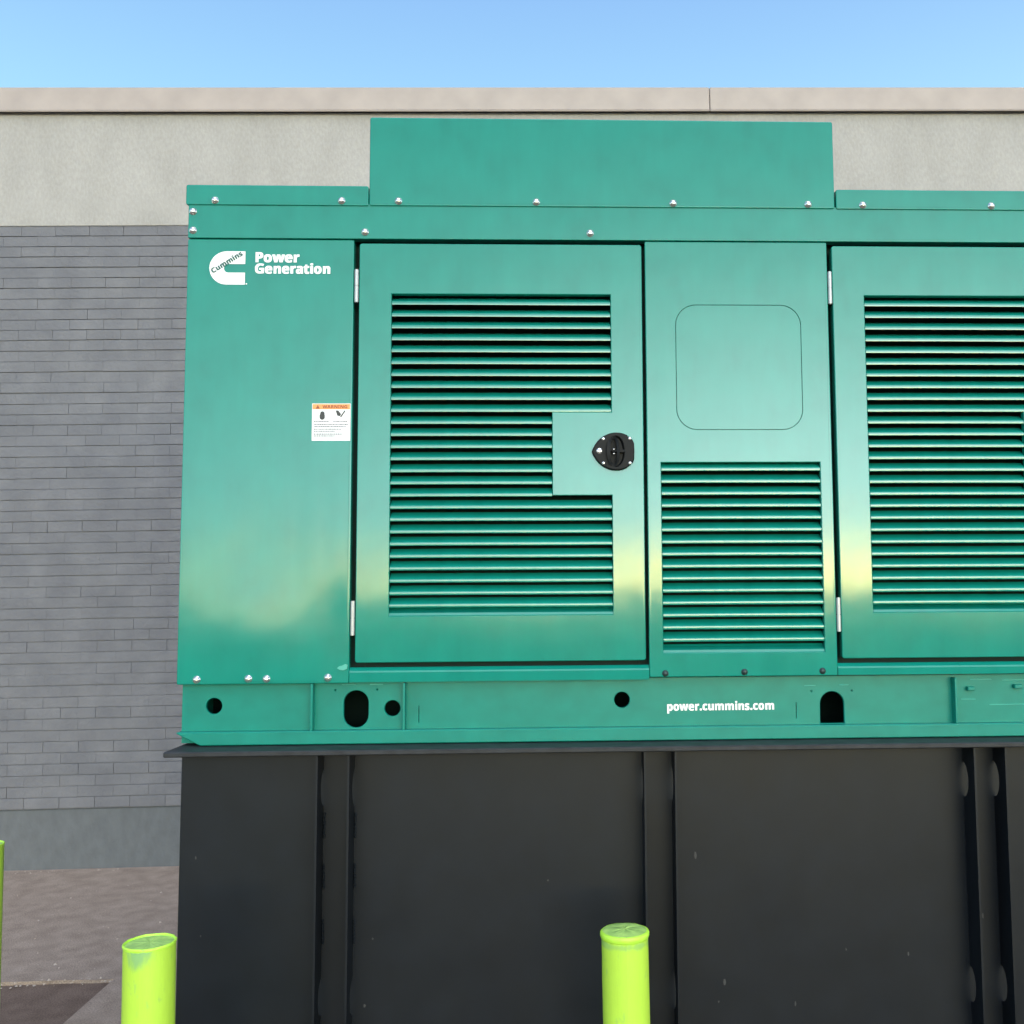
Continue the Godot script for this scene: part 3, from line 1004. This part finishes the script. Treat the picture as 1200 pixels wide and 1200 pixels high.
func make_generator() -> void:
	bolt_m = bolt_mesh()
	var mu := 0.57
	var foot := -0.4175
	var at := Vector3(0, EYE, 0) + gen_basis * Vector3(mu, foot, -GZ)
	var root := thing("generator", "green steel generator enclosure with louvred doors standing on the black tank", "generator", at, gen_basis)
	var g := root
	# parts are written in skin coordinates; each direct child is shifted once at the end
	var L := -1.060
	var R := 2.20
	var zb := -1.25
	# --- end panel on the left with the maker's mark
	var st := SurfaceTool.new()
	st.begin(Mesh.PRIMITIVE_TRIANGLES)
	rim(st, L, -0.5745, -0.2465, 1.0520, 0.005, 0.0035, 0.030)
	sheet(st, L + 0.008, -0.5825, -0.2385, 1.0440, 0.0, 0.02)
	var end_panel := part("end_panel", st.commit(), M.paint_dull, g)
	bolts([[-1.003, -0.232], [-0.858, -0.231], [-0.807, -0.232], [-0.634, -0.230]], M.zinc, end_panel, 0.001, 0.9)
	var sc := mb()
	prism(sc, PackedVector2Array([Vector2(-0.608, -0.203), Vector2(-0.600, -0.208), Vector2(-0.590, -0.2095), Vector2(-0.580, -0.205), Vector2(-0.5785, -0.194), Vector2(-0.586, -0.192), Vector2(-0.594, -0.196), Vector2(-0.602, -0.198)]), 0.0, 0.0035, 0.0)
	part("scuffed_corner", flat_done(sc), M.scuff_and_glint, end_panel)
	# --- the maker's mark
	var lz := 0.0016
	var c_out := PackedVector2Array()
	var cc := Vector2(-0.9445, 0.9645)
	c_out.append(Vector2(-0.8915, 1.0145))
	for k in 19:
		var a := PI / 2 + PI * k / 18.0
		c_out.append(cc + Vector2(cos(a) * 0.0505, sin(a) * 0.0500))
	c_out.append(Vector2(-0.8915, 0.9145))
	c_out.append(Vector2(-0.8915, 0.9505))
	for k in 9:
		var a := -PI / 2 - PI * k / 8.0
		c_out.append(Vector2(-0.940, 0.9635) + Vector2(cos(a) * 0.0130, sin(a) * 0.0130))
	c_out.append(Vector2(-0.8915, 0.9765))
	var lg := mb()
	prism(lg, c_out, 0.0, lz, 0.0)
	prism(lg, circle_pts(Vector2(-0.8868, 0.9170), 0.0022, 10), 0.0, lz, 0.0)
	var mark := part("logo", flat_done(lg), M.white, g)
	var cu := text_part("lettering", "Cummins", M.logo_green, mark, Vector2(-0.9965, 0.9735), Vector2(-0.8935, 0.9905), lz + 0.0006, 0.8, deg_to_rad(33.0))
	cu.position += Vector3(0, 0, 0)
	var tx := text_part("lettering", "Power", M.white, g, Vector2(-0.8615, 0.9815), Vector2(-0.7335, 1.0125), 0.0012, 0.85)
	text_part("lettering", "Generation", M.white, g, Vector2(-0.8625, 0.9475), Vector2(-0.6430, 0.9800), 0.0012, 0.85)
	tx.name = "lettering"
	# --- warning label
	var wl := part("warning_label", boxmesh(Vector3(-0.690, 0.452, 0.0), Vector3(-0.579, 0.5615, 0.0010), 0.0003), M.white, g)
	part("header", boxmesh(Vector3(-0.6885, 0.5445, 0.001), Vector3(-0.5805, 0.560, 0.0014), 0.0), M.orange, wl)
	var wt := mb()
	prism(wt, PackedVector2Array([Vector2(-0.6795, 0.5465), Vector2(-0.6675, 0.5465), Vector2(-0.6735, 0.5575)]), 0.0014, 0.0018)
	part("warning_triangle", flat_done(wt), M.brown_ink, wl)
	text_part("lettering", "WARNING", M.brown_ink, wl, Vector2(-0.660, 0.5473), Vector2(-0.588, 0.5568), 0.0018, 0.3)
	var pic := mb()
	prism(pic, circle_pts(Vector2(-0.660, 0.532), 0.0065, 12), 0.001, 0.0014)
	prism(pic, slot_pts(Vector2(-0.6605, 0.5235), 0.0075, 0.0100), 0.001, 0.0015)
	prism(pic, PackedVector2Array([Vector2(-0.622, 0.541), Vector2(-0.614, 0.541), Vector2(-0.606, 0.530), Vector2(-0.609, 0.524), Vector2(-0.617, 0.526)]), 0.001, 0.0014)
	prism(pic, PackedVector2Array([Vector2(-0.609, 0.5225), Vector2(-0.6055, 0.521), Vector2(-0.593, 0.5395), Vector2(-0.5965, 0.541)]), 0.001, 0.0015)
	part("pictogram", flat_done(pic), M.black_ink, wl)
	var ln := mb()
	for row in [[0.509, -0.685, -0.640], [0.509, -0.629, -0.588], [0.500, -0.684, -0.586], [0.494, -0.684, -0.592], [0.486, -0.684, -0.605], [0.480, -0.684, -0.624], [0.4715, -0.684, -0.602], [0.466, -0.684, -0.624]]:
		var x: float = row[1]
		while x < row[2]:
			var w := rng.randf_range(0.002, 0.006)
			box(ln, Vector3(x, row[0] - 0.0016, 0.001), Vector3(minf(x + w, row[2]), row[0] + 0.0016, 0.0012), 0.0)
			x += w + 0.0012
	part("small_print", flat_done(ln), M.grey_ink, wl)
	# --- doors
	var d1 := make_door(g)
	make_latch(g)
	var shift := Vector3(1.408, 0, 0)
	var d2 := d1.duplicate()
	g.add_child(d2, true)
	d2.name = "door_001"
	d2.position += shift
	var l2 := g.get_node("latch").duplicate()
	g.add_child(l2, true)
	l2.name = "latch_001"
	l2.position += shift
	# --- centre panel
	var cx0 := 0.2865
	var cx1 := 0.8350
	var cy0 := -0.2375
	var cy1 := 1.0520
	st = SurfaceTool.new()
	st.begin(Mesh.PRIMITIVE_TRIANGLES)
	rim(st, cx0, cx1, cy0, cy1, 0.004, 0.003, 0.030)
	var m := 0.008
	var ax0 := 0.375
	var ax1 := 0.752
	var ay0 := 0.4825
	var ay1 := 0.860
	var bx0 := 0.3255
	var bx1 := 0.8010
	var by0 := -0.171
	var by1 := 0.3885
	sheet(st, cx0 + m, cx1 - m, 0.90, cy1 - m)
	sheet(st, cx0 + m, ax0 - 0.03, 0.45, 0.90)
	sheet(st, ax1 + 0.03, cx1 - m, 0.45, 0.90)
	sheet(st, cx0 + m, cx1 - m, by1, 0.45)
	sheet(st, cx0 + m, bx0, by0, by1)
	sheet(st, bx1, cx1 - m, by0, by1)
	sheet(st, cx0 + m, cx1 - m, cy0 + m, by0)
	var kn := round_rect(Vector2(ax0, ay0), Vector2(ax1, ay1), 0.062, 10)
	holed(st, ax0 - 0.03, ax1 + 0.03, 0.45, 0.90, kn, Vector2((ax0 + ax1) / 2, (ay0 + ay1) / 2), 0.0, 0.0006, 0.004, true)
	opening_edge(st, [Vector2(bx0, by0), Vector2(bx1, by0), Vector2(bx1, by1), Vector2(bx0, by1)])
	var cp := part("center_panel", st.commit(), M.paint, g)
	louvres(cp, bx0, bx1, 0.361, 15, by0)
	part("shade_backing", boxmesh(Vector3(bx0 - 0.02, by0 - 0.02, -0.060), Vector3(bx1 + 0.02, by1 + 0.03, -0.052), 0.0), M.inside_shade, cp)  # added near-black sheet, interior shade as colour again
	bolts([[0.332, -0.227], [0.562, -0.225], [0.790, -0.224]], M.dark_bolt, cp, 0.0005, 0.75)
	st = SurfaceTool.new()
	st.begin(Mesh.PRIMITIVE_TRIANGLES)
	var kin := round_rect(Vector2(ax0 + 0.0023, ay0 + 0.0023), Vector2(ax1 - 0.0023, ay1 - 0.0023), 0.0600, 10)
	var cx := Vector2((ax0 + ax1) / 2, (ay0 + ay1) / 2)
	for k in kin.size():
		var p0 := kin[k]
		var p1 := kin[(k + 1) % kin.size()]
		for q in 8:
			var f0 := q / 8.0
			var f1 := (q + 1) / 8.0
			var a := cx.lerp(p0, f0)
			var b := cx.lerp(p1, f0)
			var c := cx.lerp(p1, f1)
			var d := cx.lerp(p0, f1)
			for w in [a, b, c, a, c, d]: sv(st, w.x, w.y, 0.0)
		var out2 := (p0 + p1) / 2 - cx
		fq(st, Vector3(p0.x, p0.y, buckle(p0.x, p0.y)), Vector3(p1.x, p1.y, buckle(p1.x, p1.y)), Vector3(p1.x, p1.y, -0.006), Vector3(p0.x, p0.y, -0.006), Vector3(out2.x, out2.y, 0).normalized())
	part("access_cover", st.commit(), M.paint, cp)
	part("cover_backing", boxmesh(Vector3(ax0 - 0.02, ay0 - 0.02, -0.012), Vector3(ax1 + 0.02, ay1 + 0.02, -0.0065), 0.0), M.skid, cp)
	# --- the frame behind the door gaps, coloured near black to deepen their shade
	var fr := mb()
	for q in [[-0.600, -0.540], [0.262, 0.300], [0.822, 0.868], [1.668, 1.72]]:
		box(fr, Vector3(q[0], -0.240, -0.075), Vector3(q[1], 1.10, -0.060), 0.0)
	for q in [[-0.5395, 0.2615], [0.8685, 1.6675]]:
		box(fr, Vector3(q[0], 1.020, -0.075), Vector3(q[1], 1.10, -0.060), 0.0)
		box(fr, Vector3(q[0], -0.240, -0.075), Vector3(q[1], -0.155, -0.060), 0.0)
	part("door_frame", flat_done(fr), M.gap_shade, g)
	# --- right end panel, out of frame
	st = SurfaceTool.new()
	st.begin(Mesh.PRIMITIVE_TRIANGLES)
	rim(st, 1.7000, R, -0.2375, 1.0520, 0.005, 0.0035, 0.030)
	sheet(st, 1.708, R - 0.008, -0.2295, 1.0440, 0.0, 0.06)
	part("end_panel", st.commit(), M.paint, g)
	# --- bottom rails with a sloped ledge
	for q in [[-0.5735, 0.2855, -0.2440], [0.8360, 1.1935, -0.2365], [1.1945, 1.6990, -0.2365]]:
		var r := mb()
		var pr := PackedVector2Array([Vector2(-0.030, q[2]), Vector2(0.0, q[2]), Vector2(0.0005, -0.2165), Vector2(-0.0015, -0.2120), Vector2(-0.012, -0.2025), Vector2(-0.030, -0.2025)])
		for k in pr.size():
			var a := pr[k]
			var b := pr[(k + 1) % pr.size()]
			var e := b - a
			quad(r, Vector3(q[0], a.y, a.x), Vector3(q[1], a.y, a.x), Vector3(q[1], b.y, b.x), Vector3(q[0], b.y, b.x), Vector3(0, -e.x, e.y))
		part("bottom_rail", flat_done(r), M.paint, g)
	# --- fascia over everything, then the roof and the hood lapping over it
	st = SurfaceTool.new()
	st.begin(Mesh.PRIMITIVE_TRIANGLES)
	rim(st, L + 0.001, R, 1.0535, 1.160, 0.004, 0.0025, 0.030, 0.004)
	sheet(st, L + 0.009, R - 0.008, 1.0615, 1.152, 0.004)
	var fa := part("fascia", st.commit(), M.paint, g)
	bolts([[-1.045, 1.133], [-1.044, 1.076], [-0.542, 1.074], [0.124, 1.074], [1.70, 1.074]], M.zinc, fa, 0.0045, 0.9)
	var roofs := [[L - 0.006, -0.5325, 1.2135, [[-0.981, 1.166], [-0.611, 1.167]]], [0.8655, R + 0.006, 1.2135, [[0.946, 1.165], [1.339, 1.165], [1.73, 1.165], [2.12, 1.165]]]]
	for q in roofs:
		st = SurfaceTool.new()
		st.begin(Mesh.PRIMITIVE_TRIANGLES)
		rim(st, q[0], q[1], 1.1525, q[2], 0.006, 0.003, 0.0115, 0.008)
		sheet(st, q[0] + 0.008, q[1] - 0.008, 1.1605, q[2] - 0.008, 0.008)
		var rp := part("roof_panel", st.commit(), M.paint, g)
		bolts(q[3], M.zinc, rp, 0.0085, 0.9)
		part("roof_deck", boxmesh(Vector3(q[0], 1.162, zb), Vector3(q[1], q[2] - 0.001, -0.0035), 0.002), M.paint, rp)
	st = SurfaceTool.new()
	st.begin(Mesh.PRIMITIVE_TRIANGLES)
	rim(st, -0.5305, 0.8610, 1.1530, 1.4250, 0.007, 0.004, 0.0115, 0.008)
	sheet(st, -0.5225, 0.8530, 1.1610, 1.4170, 0.008, 0.04)
	var hd := part("hood", st.commit(), M.paint, g)
	bolts([[-0.444, 1.167], [-0.036, 1.167], [0.373, 1.166], [0.780, 1.166]], M.zinc, hd, 0.0085, 0.9)
	part("hood_box", boxmesh(Vector3(-0.5300, 1.162, -1.0), Vector3(0.8605, 1.4245, -0.0035), 0.003), M.paint, hd)
	# --- the far sides
	part("side_panel", boxmesh(Vector3(L + 0.001, -0.2465, zb), Vector3(L + 0.022, 1.161, -0.031), 0.002), M.paint, g)
	part("side_panel", boxmesh(Vector3(R - 0.022, -0.2465, zb), Vector3(R - 0.001, 1.161, -0.031), 0.002), M.paint, g)
	part("back_panel", boxmesh(Vector3(L + 0.023, -0.2465, zb), Vector3(R - 0.023, 1.161, zb + 0.02), 0.002), M.paint, g)
	make_skid(g)
	for ch in g.get_children():
		(ch as Node3D).position += Vector3(-mu, -foot, 0)

func make_skid(g: Node3D) -> void:
	var wz := -0.030
	var y0 := -0.3835
	var y1 := -0.2385
	var L := -1.042
	var R := 2.18
	var st := SurfaceTool.new()
	st.begin(Mesh.PRIMITIVE_TRIANGLES)
	# cells of the web from left to right: [x0, x1, hole outline, hole centre]
	var holes := [
		[-1.000, -0.906, circle_pts(Vector2(-0.953, -0.3065), 0.0240, 28), Vector2(-0.953, -0.3065)],
		[-0.6275, -0.5965, circle_pts(Vector2(-0.6125, -0.2655), 0.0035, 10), Vector2(-0.6125, -0.2655)],
		[-0.5960, -0.5080, slot_pts(Vector2(-0.5530, -0.3190), 0.0365, 0.0540), Vector2(-0.5530, -0.3190)],
		[-0.5070, -0.4800, circle_pts(Vector2(-0.4940, -0.2650), 0.0035, 10), Vector2(-0.4940, -0.2650)],
		[-0.4780, -0.4235, circle_pts(Vector2(-0.4500, -0.3180), 0.0240, 28), Vector2(-0.4500, -0.3180)],
		[-0.3900, -0.3600, round_rect(Vector2(-0.3762, -0.3600), Vector2(-0.3738, -0.3110), 0.001, 2), Vector2(-0.3750, -0.3350)],
		[0.1600, 0.2520, circle_pts(Vector2(0.2060, -0.3010), 0.0240, 28), Vector2(0.2060, -0.3010)],
		[0.7000, 0.7220, round_rect(Vector2(0.7095, -0.3600), Vector2(0.7118, -0.3130), 0.001, 2), Vector2(0.7106, -0.3360)],
		[0.7460, 0.7660, circle_pts(Vector2(0.7560, -0.2820), 0.0035, 10), Vector2(0.7560, -0.2820)],
		[0.7700, 0.8600, slot_pts(Vector2(0.8155, -0.3285), 0.0365, 0.0470, true), Vector2(0.8155, -0.3240)],
		[0.8640, 0.8900, circle_pts(Vector2(0.8740, -0.2815), 0.0035, 10), Vector2(0.8740, -0.2815)],
	]
	var x := L
	for h in holes:
		if h[0] > x + 1e-6:
			fq(st, Vector3(x, y0, wz), Vector3(h[0], y0, wz), Vector3(h[0], y1, wz), Vector3(x, y1, wz), Vector3.BACK)
		holed(st, h[0], h[1], y0, y1, h[2], h[3], wz, 0.0015, 0.010)
		x = h[1]
	fq(st, Vector3(x, y0, wz), Vector3(R, y0, wz), Vector3(R, y1, wz), Vector3(x, y1, wz), Vector3.BACK)
	var web := part("skid_web", st.commit(), M.skid, g)
	web.scale = Vector3(1.0102, 1.0102, 1)
	part("shade_backing", boxmesh(Vector3(L + 0.0125, y0 - 0.015, wz - 0.24), Vector3(R - 0.0125, y1 - 0.002, wz - 0.20), 0.0), M.inside_shade, web)  # added near-black box, painted shade behind the web holes
	var wb := mb()
	box(wb, Vector3(L - 0.0108, y0 - 0.03, wz - 1.2), Vector3(L + 0.012, y1 - 0.002, wz - 0.002), 0.0)
	box(wb, Vector3(R - 0.012, y0 - 0.03, wz - 1.2), Vector3(R, y1 - 0.002, wz - 0.002), 0.0)
	box(wb, Vector3(L + 0.012, y0 - 0.03, wz - 0.2), Vector3(R - 0.0125, y0 - 0.016, wz - 0.002), 0.0)
	box(wb, Vector3(L + 0.012, y1 - 0.001, wz - 1.2), Vector3(R - 0.012, y1 + 0.012, wz - 0.003), 0.0)
	box(wb, Vector3(L + 0.013, y0 - 0.03, wz - 1.2), Vector3(R - 0.013, y1 - 0.002, wz - 1.18), 0.0)
	part("skid_end", flat_done(wb), M.skid, g)
	# lower flange with its mitred left end
	var fl := mb()
	prism(fl, PackedVector2Array([Vector2(-1.058, -0.3805), Vector2(-1.054, -0.3850), Vector2(-0.990, -0.4172), Vector2(R, -0.4172), Vector2(R, -0.3795), Vector2(-1.050, -0.3795)]), wz - 0.02, 0.001, 0.0025)
	part("skid_flange", flat_done(fl), M.skid, g)
	# upright gussets in the channel
	for u in [-0.680, -0.4185, 1.1825, 1.92]:
		part("gusset", boxmesh(Vector3(u - 0.0035, -0.3795, wz), Vector3(u + 0.0035, -0.2475, -0.002), 0.001), M.skid, g)
	# weld tabs, and beads and drips whose paler green paints in caught light
	var tb := mb()
	var bead := mb()
	for q in [[1.222, 1.244, -0.281], [1.362, 1.385, -0.276]]:
		box(tb, Vector3(q[0], q[2] - 0.006, wz), Vector3(q[1], q[2] + 0.006, wz + 0.016), 0.002)
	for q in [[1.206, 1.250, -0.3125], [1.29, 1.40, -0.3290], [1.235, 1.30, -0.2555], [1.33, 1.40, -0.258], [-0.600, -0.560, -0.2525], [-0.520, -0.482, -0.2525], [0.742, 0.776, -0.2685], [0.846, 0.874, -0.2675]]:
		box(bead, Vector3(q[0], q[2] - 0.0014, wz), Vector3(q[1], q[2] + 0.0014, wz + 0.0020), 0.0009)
	part("weld_tab", flat_done(tb), M.skid, g)
	part("weld_bead", flat_done(bead), M.scuff_and_glint, g)  # highlight put into the colour: lighter green than the skid
	text_part("lettering", "power.cummins.com", M.white, g, Vector2(0.3394, -0.3450), Vector2(0.6526, -0.3106), wz + 0.0012, 0.6)

# ------------------------------------------------------------------ bollards
func bollard(at: Vector3, h: float, label: String, style: int, lean: Vector2) -> void:
	var b := thing("bollard", label, "bollard", at, Basis.from_euler(Vector3(lean.x, 0, lean.y)), "lime bollards in front of the generator")
	var r := 0.05715
	var prof: Array = []
	for k in 17: prof.append(Vector2(r, h * k / 16.0))
	var st := SurfaceTool.new()
	var pm := lathe(prof, 48, 0.0006, 3 + style)
	# the pipe's texture runs once up its height
	var mdt := pm.surface_get_arrays(0)
	var uv: PackedVector2Array = mdt[Mesh.ARRAY_TEX_UV]
	for k in uv.size(): uv[k] = Vector2(uv[k].x, 1.0 - uv[k].y / h)
	mdt[Mesh.ARRAY_TEX_UV] = uv
	var am := ArrayMesh.new()
	am.add_surface_from_arrays(Mesh.PRIMITIVE_TRIANGLES, mdt)
	part("pipe", am, M.lime[style], b)
	if style == 0:        # pipe mouth with a thin rim and a sunk fill
		part("rim", lathe([Vector2(r - 0.0034, h - 0.003), Vector2(r - 0.0030, h + 0.0012), Vector2(r - 0.0014, h + 0.0022), Vector2(r + 0.0006, h + 0.0016), Vector2(r + 0.0012, h - 0.0030), Vector2(r + 0.0001, h - 0.0065)], 48, 0.0022, 9), M.lime_rim, b)
		part("cap", lathe([Vector2(0.0, h - 0.0010), Vector2(0.03, h - 0.0015), Vector2(r - 0.0030, h - 0.0025)], 40, 0.001, 8), M.lime_cap, b)
	else:                 # a plate welded on, its edge a little proud
		part("rim", lathe([Vector2(r - 0.004, h + 0.0125), Vector2(r + 0.0010, h + 0.0115), Vector2(r + 0.0030, h + 0.0080), Vector2(r + 0.0030, h + 0.0020), Vector2(r + 0.0012, h - 0.0030), Vector2(r - 0.0002, h - 0.0050)], 48, 0.0018, 5), M.lime_rim, b)
		part("cap", lathe([Vector2(0.0, h + 0.0165), Vector2(0.025, h + 0.0158), Vector2(0.045, h + 0.0140), Vector2(r - 0.003, h + 0.0122)], 40, 0.0009, 6), M.lime_cap, b)

func make_bollards() -> void:
	bollard(Vector3(0.169, 0, -2.5525), 0.780, "lime bollard with a welded round cap in front of the tank's middle stiffeners", 1, Vector2(0, 0))
	bollard(Vector3(-0.939, 0, -2.459), 0.828, "lime bollard with a sunk top and worn patch, at the tank's left corner", 0, Vector2(0, 0))
	bollard(Vector3(-1.882, 0, -3.505), 0.823, "lime bollard cut off by the left edge of the photo, nearest the brick wall", 0, Vector2(0, 0))
